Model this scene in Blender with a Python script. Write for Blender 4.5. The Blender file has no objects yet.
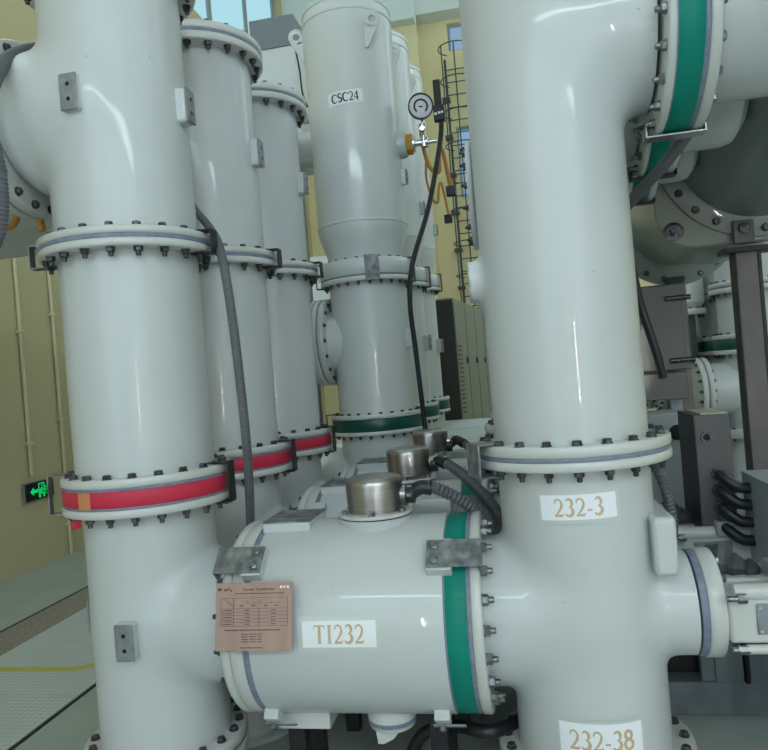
import bpy, math, random
import numpy as np
from mathutils import Matrix, Vector
random.seed(4)
PI = math.pi
col = bpy.context.scene.collection
sc = bpy.context.scene

# ------------------------------------------------------------------ materials
def mat(name, color, rough=.5, metal=0, coat=0, noise=None, bump=None, spec=.5):
    m = bpy.data.materials.new(name); m.use_nodes = True
    nt = m.node_tree; b = nt.nodes['Principled BSDF']
    b.inputs['Base Color'].default_value = (*color, 1)
    b.inputs['Roughness'].default_value = rough
    b.inputs['Metallic'].default_value = metal
    b.inputs['Coat Weight'].default_value = coat
    b.inputs['Coat Roughness'].default_value = .06
    b.inputs['Specular IOR Level'].default_value = spec
    tc = nt.nodes.new('ShaderNodeTexCoord')
    if noise:                       # (scale, colour2, lo, hi, [stretch])
        n = nt.nodes.new('ShaderNodeTexNoise'); n.inputs['Scale'].default_value = noise[0]
        n.inputs['Detail'].default_value = 6
        src = tc.outputs['Object']
        if len(noise) > 4:
            mp = nt.nodes.new('ShaderNodeMapping'); mp.inputs['Scale'].default_value = noise[4]
            nt.links.new(src, mp.inputs[0]); src = mp.outputs[0]
        nt.links.new(src, n.inputs['Vector'])
        r = nt.nodes.new('ShaderNodeValToRGB')
        r.color_ramp.elements[0].position = noise[2]; r.color_ramp.elements[1].position = noise[3]
        r.color_ramp.elements[0].color = (*color, 1); r.color_ramp.elements[1].color = (*noise[1], 1)
        nt.links.new(n.outputs['Fac'], r.inputs[0]); nt.links.new(r.outputs[0], b.inputs['Base Color'])
    if bump:                        # (scale, strength, distance)
        n2 = nt.nodes.new('ShaderNodeTexNoise'); n2.inputs['Scale'].default_value = bump[0]
        n2.inputs['Detail'].default_value = 4
        nt.links.new(tc.outputs['Object'], n2.inputs['Vector'])
        bp = nt.nodes.new('ShaderNodeBump'); bp.inputs['Strength'].default_value = bump[1]
        bp.inputs['Distance'].default_value = bump[2]
        nt.links.new(n2.outputs['Fac'], bp.inputs['Height']); nt.links.new(bp.outputs[0], b.inputs['Normal'])
    return m
def emit(name, color, s):
    m = bpy.data.materials.new(name); m.use_nodes = True
    b = m.node_tree.nodes['Principled BSDF']
    b.inputs['Base Color'].default_value = (0, 0, 0, 1)
    b.inputs['Emission Color'].default_value = (*color, 1); b.inputs['Emission Strength'].default_value = s
    return m
def enamel(name, c1, c2, rough=.28):
    """glossy paint with scattered scuffs and chips"""
    m = mat(name, c1, rough, 0, .36, (2.2, c2, .35, .75))
    nt = m.node_tree; b = nt.nodes['Principled BSDF']
    tc = nt.nodes.new('ShaderNodeTexCoord')
    v = nt.nodes.new('ShaderNodeTexNoise'); v.inputs['Scale'].default_value = 26; v.inputs['Detail'].default_value = 3
    r = nt.nodes.new('ShaderNodeValToRGB')
    r.color_ramp.elements[0].position = .755; r.color_ramp.elements[1].position = .775
    r.color_ramp.elements[0].color = (0, 0, 0, 1); r.color_ramp.elements[1].color = (.55, .55, .55, 1)
    mx = nt.nodes.new('ShaderNodeMix'); mx.data_type = 'RGBA'
    old = b.inputs['Base Color'].links[0].from_socket
    nt.links.new(tc.outputs['Object'], v.inputs['Vector']); nt.links.new(v.outputs['Fac'], r.inputs[0])
    nt.links.new(r.outputs[0], mx.inputs['Factor']); nt.links.new(old, mx.inputs[6])
    mx.inputs[7].default_value = (.16, .16, .15, 1)
    nt.links.new(mx.outputs[2], b.inputs['Base Color'])
    return m

CREAM = enamel('cream_enamel', (.58, .605, .60), (.55, .575, .565), .38)
CREAM2 = enamel('flange_enamel', (.60, .61, .58), (.56, .57, .53), .36)
GREY = enamel('grey_enamel', (.665, .705, .695), (.635, .675, .66), .38)
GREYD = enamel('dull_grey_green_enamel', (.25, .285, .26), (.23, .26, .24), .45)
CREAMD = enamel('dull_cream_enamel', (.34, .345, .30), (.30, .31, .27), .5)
BROWNB = mat('brown_grey_box_paint', (.075, .07, .07), .5, .1, noise=(6, (.10, .093, .09), .3, .7))
GREYP = mat('plain_grey_paint', (.33, .36, .36), .4, 0, .1)
RINGB = mat('blue_grey_sealing_ring', (.17, .20, .27), .5, noise=(40, (.24, .27, .34), .4, .7))
GREEN = mat('green_band', (.0, .24, .175), .5, 0, .05, (5, (.0, .20, .145), .3, .7), None, .25)
DGREEN = mat('dark_green_band', (.0, .075, .055), .4, 0, .2)
RED = mat('red_band', (.62, .035, .075), .5, 0, .05, (9, (.55, .03, .065), .3, .7), None, .3)
ORANGE_T = mat('orange_tape', (.62, .24, .10), .5)
BOLT = mat('dark_bolt_steel', (.045, .048, .052), .38, .7, noise=(60, (.16, .16, .16), .4, .75))
BOLTL = mat('bright_bolt_steel', (.30, .32, .33), .35, .85, noise=(50, (.13, .14, .14), .4, .7))
GALV = mat('galvanised_steel', (.13, .145, .15), .5, .5, noise=(22, (.34, .36, .36), .38, .68), bump=(60, .2, .002))
BLACKM = mat('black_steel', (.018, .018, .02), .45, .3)
STEEL = mat('brushed_stainless', (.36, .335, .32), .30, 1.0, noise=(7, (.50, .47, .45), .3, .7, (1, 1, 60)), bump=(40, .05, .001))
HOSEG = mat('grey_corrugated_hose', (.105, .11, .118), .5, 0, 0)
HOSEB = mat('black_rubber', (.012, .013, .015), .42)
PADM = mat('grey_pad_plate', (.30, .32, .34), .4, .4, noise=(30, (.22, .23, .24), .4, .7))
HOLE = mat('dark_hole', (.008, .008, .008), .8)
COPPER = mat('copper_nameplate', (.37, .235, .185), .4, .2, noise=(3, (.43, .28, .225), .3, .7, (8, 1, 1)))
INK = mat('dark_ink', (.03, .02, .02), .6)
INKRED = mat('red_ink', (.45, .02, .02), .6)
WHITE = mat('white_label', (.88, .90, .93), .45, 0, .1)
TAPE = mat('clear_label_border', (.60, .63, .57), .3, 0, .4)
GOLD = mat('gold_lettering', (.60, .45, .27), .45)
BLACKT = mat('black_lettering', (.015, .015, .02), .5)
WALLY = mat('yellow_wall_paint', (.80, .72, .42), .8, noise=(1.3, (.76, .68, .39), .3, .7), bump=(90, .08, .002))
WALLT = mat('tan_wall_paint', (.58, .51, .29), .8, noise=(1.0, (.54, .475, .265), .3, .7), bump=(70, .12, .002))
CONC = mat('pale_plaster', (.76, .82, .78), .85, noise=(1.5, (.72, .78, .74), .3, .7))
FLOORM = mat('green_floor_paint', (.42, .47, .43), .38, 0, .15, (3, (.36, .41, .375), .35, .7))
GRIT = mat('sandy_strip', (.27, .205, .14), .85, noise=(70, (.38, .38, .34), .40, .66))
BEIGEPIPE = mat('beige_conduit', (.66, .60, .38), .5)
BROWNST = mat('brown_grey_steel', (.13, .112, .108), .5, .2, noise=(6, (.175, .15, .14), .3, .7))
TAUPE = mat('taupe_cabinet_paint', (.10, .10, .088), .45, 0, .05, (4, (.085, .085, .076), .3, .7))
BASEST = mat('blue_grey_steel', (.19, .225, .25), .5, .2, noise=(9, (.25, .285, .31), .35, .7))
CABG = mat('cabinet_grey_green', (.22, .255, .23), .42, 0, .1)
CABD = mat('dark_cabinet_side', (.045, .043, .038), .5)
FRAMEB = mat('window_frame_grey', (.30, .34, .36), .5)
ORANGE = mat('orange_tube', (.55, .25, .04), .5)
BRASS = mat('orange_brass', (.62, .30, .04), .35, .4)
CHROME = mat('chrome', (.62, .64, .65), .18, 1)
YELLOW = mat('yellow_line_paint', (.58, .55, .12), .6)
JOINT = mat('dark_joint', (.02, .022, .022), .8)
LADDER = mat('dark_green_grey_paint', (.045, .06, .06), .5)
PALEY = mat('pale_yellow_top', (.42, .42, .30), .6)
DCAST = mat('dark_cast_metal', (.06, .065, .07), .55, .4, noise=(12, (.11, .115, .12), .4, .7), bump=(30, .4, .006))
EXITG = emit('exit_sign_green', (.0, 1.0, .22), 1.5)
EXITB = mat('exit_sign_black', (.006, .007, .008), .3)
STRIP = emit('clerestory_daylight', (.76, .9, 1.0), 48.0)
SIDEB = emit('side_window_daylight', (.74, .89, 1.02), 4.0)
SLIT = emit('door_gap_daylight', (1.0, .95, .9), 260.0)
SKYL = emit('left_window_daylight', (.74, .89, 1.02), 12.0)
FARB = emit('far_side_window_daylight', (.74, .89, 1.02), 7.0)
SKYP = emit('window_daylight', (.42, .74, .85), 2.2)
SKYB = emit('rear_window_daylight', (.74, .89, 1.02), 5.4)
BANDM = mat('blue_grey_band_paint', (.19, .22, .245), .45)
FROST = emit('frosted_window_daylight', (.42, .66, .95), 1.3)
LAMPE = emit('lamp_tube', (.90, .97, 1.0), 22.0)

def checker():
    m = mat('checker_plate', (.20, .235, .245), .42, .25)
    nt = m.node_tree; b = nt.nodes['Principled BSDF']
    tc = nt.nodes.new('ShaderNodeTexCoord')
    mp = nt.nodes.new('ShaderNodeMapping'); mp.inputs['Rotation'].default_value = (0, 0, PI/4); mp.inputs['Scale'].default_value = (38, 38, 38)
    ck = nt.nodes.new('ShaderNodeTexChecker'); ck.inputs['Scale'].default_value = 1
    ck.inputs[1].default_value = (.72, .79, .80, 1); ck.inputs[2].default_value = (.58, .65, .66, 1)
    nz = nt.nodes.new('ShaderNodeTexNoise'); nz.inputs['Scale'].default_value = 4; nz.inputs['Detail'].default_value = 8
    mx = nt.nodes.new('ShaderNodeMix'); mx.data_type = 'RGBA'; mx.inputs[7].default_value = (.60, .64, .61, 1)
    r = nt.nodes.new('ShaderNodeMapRange'); r.inputs[1].default_value = .4; r.inputs[2].default_value = .75; r.inputs[4].default_value = .7
    nt.links.new(tc.outputs['Object'], mp.inputs[0]); nt.links.new(mp.outputs[0], ck.inputs[0])
    nt.links.new(tc.outputs['Object'], nz.inputs[0]); nt.links.new(nz.outputs['Fac'], r.inputs[0])
    nt.links.new(r.outputs[0], mx.inputs['Factor']); nt.links.new(ck.outputs[0], mx.inputs[6])
    nt.links.new(mx.outputs[2], b.inputs['Base Color'])
    bp = nt.nodes.new('ShaderNodeBump'); bp.inputs['Strength'].default_value = .5; bp.inputs['Distance'].default_value = .002
    nt.links.new(ck.outputs['Fac'], bp.inputs['Height']); nt.links.new(bp.outputs[0], b.inputs['Normal'])
    return m
CHECK = checker()

# ------------------------------------------------------------------ mesh helpers
def frame(axis):
    """matrix whose local z is the given axis ('x','-x','y','-y','z' or a vector)"""
    d = {'x': (1,0,0), '-x': (-1,0,0), 'y': (0,1,0), '-y': (0,-1,0), 'z': (0,0,1), '-z': (0,0,-1)}.get(axis, axis) if isinstance(axis, str) else axis
    d = Vector(d).normalized()
    up = Vector((0,0,1)) if abs(d.z) < .95 else Vector((0,1,0))
    x = up.cross(d).normalized(); y = d.cross(x)
    return Matrix((x, y, d)).transposed().to_4x4()
class MB:
    def __init__(s): s.v = []; s.f = []
    def add(s, vs, fs, M=None):
        o = len(s.v)
        for p in vs:
            p = Vector(p)
            s.v.append(tuple(M @ p) if M is not None else tuple(p))
        s.f += [tuple(i+o for i in f) for f in fs]
        return s
    def box(s, c, d, M=None):
        x, y, z = c; a, b, e = d[0]/2, d[1]/2, d[2]/2
        vs = [(x+i*a, y+j*b, z+k*e) for k in (-1,1) for j in (-1,1) for i in (-1,1)]
        return s.add(vs, [(0,2,3,1),(4,5,7,6),(0,1,5,4),(2,6,7,3),(0,4,6,2),(1,3,7,5)], M)
    def box2(s, a, b, M=None):
        return s.box([(a[i]+b[i])/2 for i in range(3)], [abs(b[i]-a[i]) for i in range(3)], M)
    def lathe(s, prof, M=None, n=64, closed=False):
        vs = []; fs = []
        for r, z in prof:
            for k in range(n):
                a = 2*PI*k/n; vs.append((r*math.cos(a), r*math.sin(a), z))
        m = len(prof)
        for i in range(m if closed else m-1):
            j = (i+1) % m
            for k in range(n):
                k2 = (k+1) % n
                fs.append((i*n+k, i*n+k2, j*n+k2, j*n+k))
        if not closed:
            if prof[0][0] > 1e-5: fs.append(tuple(range(n-1, -1, -1)))
            if prof[-1][0] > 1e-5: fs.append(tuple((m-1)*n+k for k in range(n)))
        return s.add(vs, fs, M)
    def cyl(s, p0, p1, r, n=24):
        p0, p1 = Vector(p0), Vector(p1)
        return s.lathe([(r,0),(r,(p1-p0).length)], Matrix.Translation(p0) @ frame(p1-p0), n)
    def tube(s, pts, r, n=12, sub=8, ridge=None):
        """smooth tube through pts; ridge=(pitch, depth) makes it corrugated"""
        P = [Vector(p) for p in pts]
        out = []
        if len(P) > 2 and sub > 1:
            for i in range(len(P)-1):
                a = P[max(i-1,0)]; b = P[i]; c = P[i+1]; d = P[min(i+2,len(P)-1)]
                for k in range(sub):
                    t = k/sub
                    out.append(.5*((2*b)+(c-a)*t+(2*a-5*b+4*c-d)*t*t+(3*b-a-3*c+d)*t**3))
            out.append(P[-1])
        else: out = P
        rs = [r]*len(out)
        if ridge:
            L = [0]
            for i in range(1, len(out)): L.append(L[-1]+(out[i]-out[i-1]).length)
            st = ridge[0]/4; N = int(L[-1]/st); new = []; j = 0
            for q in range(N+1):
                t = min(q*st, L[-1])
                while j < len(L)-2 and L[j+1] < t: j += 1
                w = (t-L[j])/max(L[j+1]-L[j], 1e-9)
                new.append(out[j].lerp(out[j+1], w))
            out = new; rs = [r-(ridge[1] if q % 4 in (0,) else (ridge[1]*.4 if q % 4 in (1,3) else 0)) for q in range(len(out))]
        vs = []; fs = []; nrm = None
        for i, p in enumerate(out):
            t = (out[min(i+1,len(out)-1)]-out[max(i-1,0)]).normalized()
            if nrm is None: nrm = t.orthogonal().normalized()
            nrm = (nrm - t*nrm.dot(t)).normalized(); bn = t.cross(nrm)
            for k in range(n):
                a = 2*PI*k/n; vs.append(p+rs[i]*(nrm*math.cos(a)+bn*math.sin(a)))
        for i in range(len(out)-1):
            for k in range(n):
                k2 = (k+1)%n; fs.append((i*n+k, i*n+k2, (i+1)*n+k2, (i+1)*n+k))
        fs.append(tuple(range(n-1,-1,-1))); fs.append(tuple((len(out)-1)*n+k for k in range(n)))
        return s.add(vs, fs)
    def poly(s, pts, z0, z1, M=None):
        """extruded outline in xy"""
        n = len(pts); vs = [(x,y,z0) for x,y in pts]+[(x,y,z1) for x,y in pts]
        fs = [tuple(range(n-1,-1,-1)), tuple(range(n,2*n))]+[(k,(k+1)%n,(k+1)%n+n,k+n) for k in range(n)]
        return s.add(vs, fs, M)
    def build(s, name, m, parent=None, bevel=0, flat=False, angle=35, nrm=None):
        me = bpy.data.meshes.new(name); me.from_pydata(s.v, [], s.f); me.update()
        me.materials.append(m)
        if nrm is not None:
            me.shade_smooth(); me.normals_split_custom_set_from_vertices(nrm)
        elif flat: me.shade_flat()
        else: me.shade_smooth(); me.set_sharp_from_angle(angle=math.radians(angle))
        o = bpy.data.objects.new(name, me); col.objects.link(o)
        if parent: o.parent = parent
        if bevel:
            b = o.modifiers.new('bevel', 'BEVEL'); b.width = bevel; b.segments = 2; b.limit_method = 'ANGLE'; b.angle_limit = math.radians(50)
        return o
def T(x, y, z): return Matrix.Translation((x, y, z))

def sdf_build(f, lo, hi, h, name, m, parent):
    """surface net of f=0 inside the box, projected onto the exact surface"""
    ax = [np.arange(lo[i], hi[i]+h*.5, h) for i in range(3)]
    X, Y, Z = np.meshgrid(*ax, indexing='ij')
    V = f(X, Y, Z); S = V < 0
    n = [len(a) for a in ax]
    cnt = np.zeros([k-1 for k in n], int)
    for i in (0,1):
        for j in (0,1):
            for k in (0,1):
                cnt += S[i:n[0]-1+i, j:n[1]-1+j, k:n[2]-1+k]
    cell = (cnt > 0) & (cnt < 8)
    idx = -np.ones(cell.shape, int); idx[cell] = np.arange(cell.sum())
    c = np.argwhere(cell).astype(float)
    P = np.array(lo) + (c+.5)*h
    def g(P):
        e = 1e-4; G = np.zeros_like(P)
        for a in range(3):
            d = np.zeros(3); d[a] = e
            G[:, a] = (f(*(P+d).T)-f(*(P-d).T))/(2*e)
        return G
    for _ in range(6):
        G = g(P); v = f(*P.T); L = np.maximum((G*G).sum(1), .05)
        P = P - G*(v/L)[:, None]
        P = np.minimum(np.maximum(P, np.array(lo)), np.array(hi))
    G = g(P); G /= np.maximum(np.linalg.norm(G, axis=1), 1e-9)[:, None]
    F = []
    for a in range(3):
        b, d = (a+1) % 3, (a+2) % 3
        s0 = [slice(None)]*3; s1 = [slice(None)]*3
        s0[a] = slice(0, n[a]-1); s1[a] = slice(1, n[a])
        A, B = S[tuple(s0)], S[tuple(s1)]
        for flip, E in ((False, A & ~B), (True, ~A & B)):
            q = np.argwhere(E)
            q = q[(q[:, b] > 0) & (q[:, d] > 0) & (q[:, b] < n[b]-1) & (q[:, d] < n[d]-1)]
            if not len(q): continue
            def ix(db, dd):
                r = q.copy(); r[:, b] -= db; r[:, d] -= dd
                return idx[r[:,0], r[:,1], r[:,2]]
            Q = np.stack([ix(1,1), ix(0,1), ix(0,0), ix(1,0)], 1)
            if flip: Q = Q[:, ::-1]
            F += [tuple(int(i) for i in r) for r in Q if min(r) >= 0]
    mb = MB(); mb.v = [tuple(p) for p in P]; mb.f = F
    return mb.build(name, m, parent, nrm=[tuple(x) for x in G])
def smin(a, b, k):
    h = np.maximum(k-np.abs(a-b), 0)/k
    return np.minimum(a, b)-h*h*k*.25

def tag(o, label=None, cat=None, group=None, kind=None):
    if label: o['label'] = label
    if cat: o['category'] = cat
    if group: o['group'] = group
    if kind: o['kind'] = kind
    return o
def empty(name, loc, rz=0):
    o = bpy.data.objects.new(name, None); col.objects.link(o); o.location = loc; o.rotation_euler.z = rz
    o.empty_display_size = .05
    return o
def copy_tree(o, parent=None):
    c = o.copy(); col.objects.link(c)
    if parent: c.parent = parent
    for ch in KIDS.get(o.name, [k for k in bpy.data.objects if k.parent == o]): copy_tree(ch, c)
    return c
KIDS = {}

# --------------------------------------------------------------- shared parts
_bolt = {}
def bolt_mesh(th, s=1.0, m=BOLT, stud=.014):
    key = (round(th,4), s, m.name)
    if key in _bolt: return _bolt[key]
    b = MB(); h = th/2
    rot = Matrix.Rotation(.4, 4, 'Z')
    b.lathe([(.017*s,h),(.017*s,h+.003*s)], None, 16)
    b.lathe([(.0145*s,h+.003*s),(.0145*s,h+.013*s),(.012*s,h+.0155*s)], rot, 6)
    b.lathe([(.017*s,-h-.003*s),(.017*s,-h)], None, 16)
    b.lathe([(.0085*s,-h-.02*s),(.0085*s,h+.010*s)], None, 10)
    b.lathe([(.012*s,-h-.018*s),(.015*s,-h-.015*s),(.015*s,-h-.003*s)], rot, 6)
    b.lathe([(.007*s,-h-.018*s-stud*s),(.0085*s,-h-.016*s-stud*s),(.0085*s,-h-.016*s)], None, 12)
    o = b.build('bolt', m); me = o.data
    bpy.data.objects.remove(o); _bolt[key] = me
    return me
def bolts(parent, c, axis, R, n, th, s=1.0, m=BOLT, a0=0, skip=lambda a: False):
    me = bolt_mesh(th, s, m); F = frame(axis); c = Vector(c)
    for k in range(n):
        a = a0+2*PI*k/n
        if skip(a): continue
        o = bpy.data.objects.new('bolt', me); col.objects.link(o); o.parent = parent
        o.matrix_local = Matrix.Translation(c) @ F @ Matrix.Translation((R*math.cos(a), R*math.sin(a), 0)) @ Matrix.Rotation(a, 4, 'Z')
def ring(parent, name, c, axis, r_in, r_out, t0, t1, m, ch=.004, label=None):
    M = Matrix.Translation(Vector(c)) @ frame(axis)
    b = MB().lathe([(r_in,t0),(r_out-ch,t0),(r_out,t0+ch),(r_out,t1-ch),(r_out-ch,t1),(r_in,t1)], M, 96, closed=True)
    o = b.build(name, m, parent, angle=50)
    if label: o['label'] = label
    return o
def flange(parent, c, axis, layers, r_in, R, nb=20, bs=1.0, bm=BOLT, a0=0, skip=lambda a: False):
    """layers: (t0, t1, kind) with kind f=plate, b=sealing ring, r/g/d=coloured band"""
    lo = min(l[0] for l in layers); hi = max(l[1] for l in layers)
    for t0, t1, k in layers:
        if k == 'f': ring(parent, 'flange', c, axis, r_in, R, t0, t1, CREAM2)
        elif k == 'e': ring(parent, 'flange', c, axis, r_in, R, t0, t1, GREY)
        elif k == 'b': ring(parent, 'sealing_ring', c, axis, r_in, R-.004, t0, t1, RINGB, .001, 'blue-grey sealing ring')
        elif k == 'r': ring(parent, 'phase_band', c, axis, r_in, R-.003, t0, t1, RED, .001, 'red band')
        elif k == 'g': ring(parent, 'phase_band', c, axis, r_in, R-.003, t0, t1, GREEN, .001, 'green band')
        elif k == 'd': ring(parent, 'phase_band', c, axis, r_in, R-.003, t0, t1, DGREEN, .001, 'dark green band')
    if nb:
        F = frame(axis); cc = Vector(c)+F.to_3x3() @ Vector((0,0,(lo+hi)/2))
        bolts(parent, cc, axis, R-.03, nb, hi-lo, bs, bm, a0, skip)
def u_strap(parent, c, ang, R, z0, z1, m=BLACKM, w=.045, out=.035, name='bridging_strap'):
    """flat steel bent round a flange edge, linking upper and lower bolts"""
    t = .005; b = MB()
    b.box2((R-.055,-w/2,z1+.004),(R+out,w/2,z1+.004+t)).box2((R+out-t,-w/2,z0-.004),(R+out,w/2,z1+.004+t)).box2((R-.055,-w/2,z0-.004-t),(R+out,w/2,z0-.004))
    o = b.build(name, m, parent, .0015); o.matrix_local = Matrix.Translation(Vector(c)) @ Matrix.Rotation(ang, 4, 'Z')
    return o
def pad(parent, c, ang, r, z, w=.066, h=.125, d=.045, m=None):
    """welded block with a grey drilled plate on a pipe wall"""
    M = Matrix.Translation((c[0], c[1], z)) @ Matrix.Rotation(ang, 4, 'Z')
    o = MB().box2((r-.02,-w/2,-h/2),(r+d-.008,w/2,h/2),).build('mounting_block', m or CREAM, parent, .010); o.matrix_local = M
    p = MB().box2((r+d-.008,-w/2,-h/2),(r+d,w/2,h/2)).build('drilled_plate', PADM, o, .006); p['label'] = 'grey drilled plate'
    hb = MB()
    for s in (-1,1): hb.cyl((r+d-.004,0,s*h*.2),(r+d+.0006,0,s*h*.2),.0075,16)
    hb.build('bolt_hole', HOLE, p)
    return o

# glyph strokes: (x, y, half-width) polylines on a 0..1 tall cell
def arc(cx, cy, rx, ry, a0, a1, w0, w1, n=14, wm=None):
    out = []
    for i in range(n+1):
        t = i/n; a = math.radians(a0+(a1-a0)*t)
        w = w0+(w1-w0)*t if wm is None else (w0*(1-t)+w1*t)*(1-math.sin(PI*t))+wm*math.sin(PI*t)
        out.append((cx+rx*math.cos(a), cy+ry*math.sin(a), w))
    return out
GL = {
 '2': (.56, [arc(.25,.70,.20,.27,160,-20,.03,.055,14,.04)+[(.40,.48,.055),(.27,.27,.045),(.06,.05,.02)],
            [(.05,.055,.055),(.47,.055,.055)], [(.47,.05,.035),(.52,.2,.012)], [(.06,.75,.05),(.10,.77,.03)]]),
 '3': (.54, [arc(.24,.74,.17,.23,155,-90,.02,.02,14,.065), arc(.22,.28,.22,.25,90,-150,.02,.03,14,.075), [(.04,.10,.04),(.09,.10,.04)]]),
 '4': (.56, [[(.38,.98,.065),(.38,.0,.065)], [(.38,.95,.026),(.05,.33,.026)], [(.03,.30,.04),(.53,.30,.04)]]),
 '8': (.56, [arc(.27,.75,.17,.21,0,360,.06,.06,24), arc(.27,.27,.21,.25,0,360,.06,.06,24)]),
 '-': (.36, [[(.04,.32,.045),(.30,.32,.045)]]),
 'T': (.68, [[(.33,.95,.065),(.33,.03,.065)], [(.03,.95,.03),(.63,.95,.03)], [(.20,.02,.02),(.46,.02,.02)], [(.035,.95,.02),(.02,.72,.008)], [(.625,.95,.02),(.64,.72,.008)]]),
 'I': (.38, [[(.18,.97,.065),(.18,.03,.065)], [(.04,.97,.02),(.32,.97,.02)], [(.04,.02,.02),(.32,.02,.02)]]),
 'C': (.70, [arc(.38,.49,.31,.46,42,318,.025,.025,22,.078), [(.63,.98,.012),(.63,.68,.02)]]),
 'S': (.56, [arc(.27,.74,.18,.22,35,235,.025,.07,12,.06)+arc(.25,.27,.20,.23,65,-145,.07,.025,12,.07), [(.44,.98,.012),(.45,.72,.02)], [(.05,.28,.02),(.05,.02,.012)]]),
}
def text_poly(txt, h, sp=.04):
    """list of quads (four (x,y)) centred on the origin"""
    quads = []; x = 0
    def dense(st):
        o = [st[0]]
        for a, b in zip(st, st[1:]):
            n = max(1, int(math.hypot(b[0]-a[0], b[1]-a[1])/.12))
            o += [tuple(a[i]+(b[i]-a[i])*k/n for i in range(3)) for k in range(1, n+1)]
        return o
    for ch in txt:
        w, st = GL[ch]
        for s in st:
            s = dense(s); L = []
            for i, (a, b, hw) in enumerate(s):
                p0 = s[max(i-1,0)]; p1 = s[min(i+1,len(s)-1)]
                dx, dy = p1[0]-p0[0], p1[1]-p0[1]; l = math.hypot(dx,dy) or 1
                hw = hw*1.25; L.append(((a-dy/l*hw, b+dx/l*hw), (a+dy/l*hw, b-dx/l*hw)))
            for i in range(len(L)-1):
                quads.append([((x+q[0])*h, (q[1]-.5)*h) for q in (L[i][0], L[i+1][0], L[i+1][1], L[i][1])])
        x += w+sp
    X = (x-sp)*h/2
    return [[(a-X, b) for a, b in q] for q in quads]
def wrapped(parent, name, polys, m, fn, off, label=None):
    """lay flat quads on a curved wall: fn(s, t, off) -> point"""
    b = MB()
    for i, q in enumerate(polys):
        n = len(q); b.add([fn(s, t, off+(i % 5)*.00004*(n == 4 and name == 'lettering')) for s, t in q], [tuple(range(n))])
    o = b.build(name, m, parent, flat=True)
    if label: o['label'] = label
    return o
def strips(w, h, n=16, m=8):
    return [[(-w/2+w*i/n,-h/2+h*j/m),(-w/2+w*(i+1)/n,-h/2+h*j/m),(-w/2+w*(i+1)/n,-h/2+h*(j+1)/m),(-w/2+w*i/n,-h/2+h*(j+1)/m)] for i in range(n) for j in range(m)]
def col_wrap(cx, cy, r, a0, z0, tilt=0):
    """vertical cylinder: s runs left-to-right as seen from outside"""
    ct, st = math.cos(tilt), math.sin(tilt)
    def fn(s, t, off):
        s, t = s*ct-t*st, s*st+t*ct
        a = a0+s/r
        return (cx+(r+off)*math.cos(a), cy+(r+off)*math.sin(a), z0+t)
    return fn
def tank_wrap(cx, cy, cz, r, e0):
    """horizontal cylinder along x, e0 = elevation of the label centre on the camera side"""
    def fn(s, t, off):
        a = e0+t/r
        return (cx+s, cy-(r+off)*math.cos(a), cz+(r+off)*math.sin(a))
    return fn
def sticker(parent, txt, fn, w, h, th, ink, border=.008):
    if border: 
        bd = wrapped(parent, 'label_border', strips(w+2*border, h+2*border), TAPE, fn, .0006)
    p = wrapped(parent, 'label_plate', strips(w, h), WHITE, fn, .0012, 'white label reading '+txt)
    wrapped(p, 'lettering', text_poly(txt, th), ink, fn, .0019)

# =================================================================== THE ROOM
EYE = 1.6
UL, UR, VB, VE, ZC = -4.74, 7.6, -5.0, 17.0, 12.0
def struct(o): o['kind'] = 'structure'; return o
def wall(name, axis, pos, th, a0, a1, z0, z1, holes, m):
    """wall in the plane axis=pos, running a0..a1, with rectangular holes (a,b,za,zb)"""
    A = sorted({a0,a1,*[h[0] for h in holes],*[h[1] for h in holes]}); Z = sorted({z0,z1,*[h[2] for h in holes],*[h[3] for h in holes]})
    b = MB()
    for i in range(len(A)-1):
        for k in range(len(Z)-1):
            ca, cz = (A[i]+A[i+1])/2, (Z[k]+Z[k+1])/2
            if any(h[0] < ca < h[1] and h[2] < cz < h[3] for h in holes): continue
            if axis == 'x': b.box2((pos, A[i], Z[k]), (pos+th, A[i+1], Z[k+1]))
            else: b.box2((A[i], pos, Z[k]), (A[i+1], pos+th, Z[k+1]))
    return struct(b.build(name, m, flat=True))
def window(n, axis, pos, a0, a1, z0, z1, glass, nm=2, nh=1, fw=.06):
    w = struct(empty('window_%d' % n, ((pos, (a0+a1)/2, z0) if axis == 'x' else ((a0+a1)/2, pos, z0))))
    ox, oy, oz = w.location
    b = MB(); g = MB()
    def bx(m, a, c, d, e, t):
        if axis == 'x': m.box2((-t, a-oy, d-oz), (t, c-oy, e-oz))
        else: m.box2((a-ox, -t, d-oz), (c-ox, t, e-oz))
    for k in range(nm+1):
        a = a0+(a1-a0-fw)*k/nm; bx(b, a, a+fw, z0, z1, .04)
    for k in range(nh+1):
        z = z0+(z1-z0-fw)*k/nh; bx(b, a0, a1, z, z+fw, .038)
    b.build('window_frame', FRAMEB, w); bx(g, a0, a1, z0, z1, .006); g.build('window_glass', glass, w)
    return w
LW = [(9.9, 15.75, 7.9, 10.9), (1.0, 8.5, 7.9, 10.9)]
EW = [(-.95, 1.2, 9.25, 9.92), (-.93, 1.2, 5.7, 7.42), (3.5, 6.5, 5.7, 7.42)]
RW = [(-2.4, 3, 5.5, 11), (4, 9, 6.5, 11), (10.5, 15.5, 6.5, 11)]
BW = [(-4.3, -1.0, .8, 5.3), (-.4, 1.4, .8, 5.3), (2.8, 7.0, .8, 5.3), (2.10, 2.30, 1.0, 2.1), (-2.5, 6.8, 5.5, 6.05)]
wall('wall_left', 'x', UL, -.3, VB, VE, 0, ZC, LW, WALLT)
wall('wall_right', 'x', UR, .3, VB, VE, 0, ZC, RW, WALLY)
wall('wall_far', 'y', VE, .3, UL, UR, 0, ZC, EW, WALLY)
wall('wall_near', 'y', VB, -.3, UL, UR, 0, ZC, BW, CONC)
wn = 1
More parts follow.
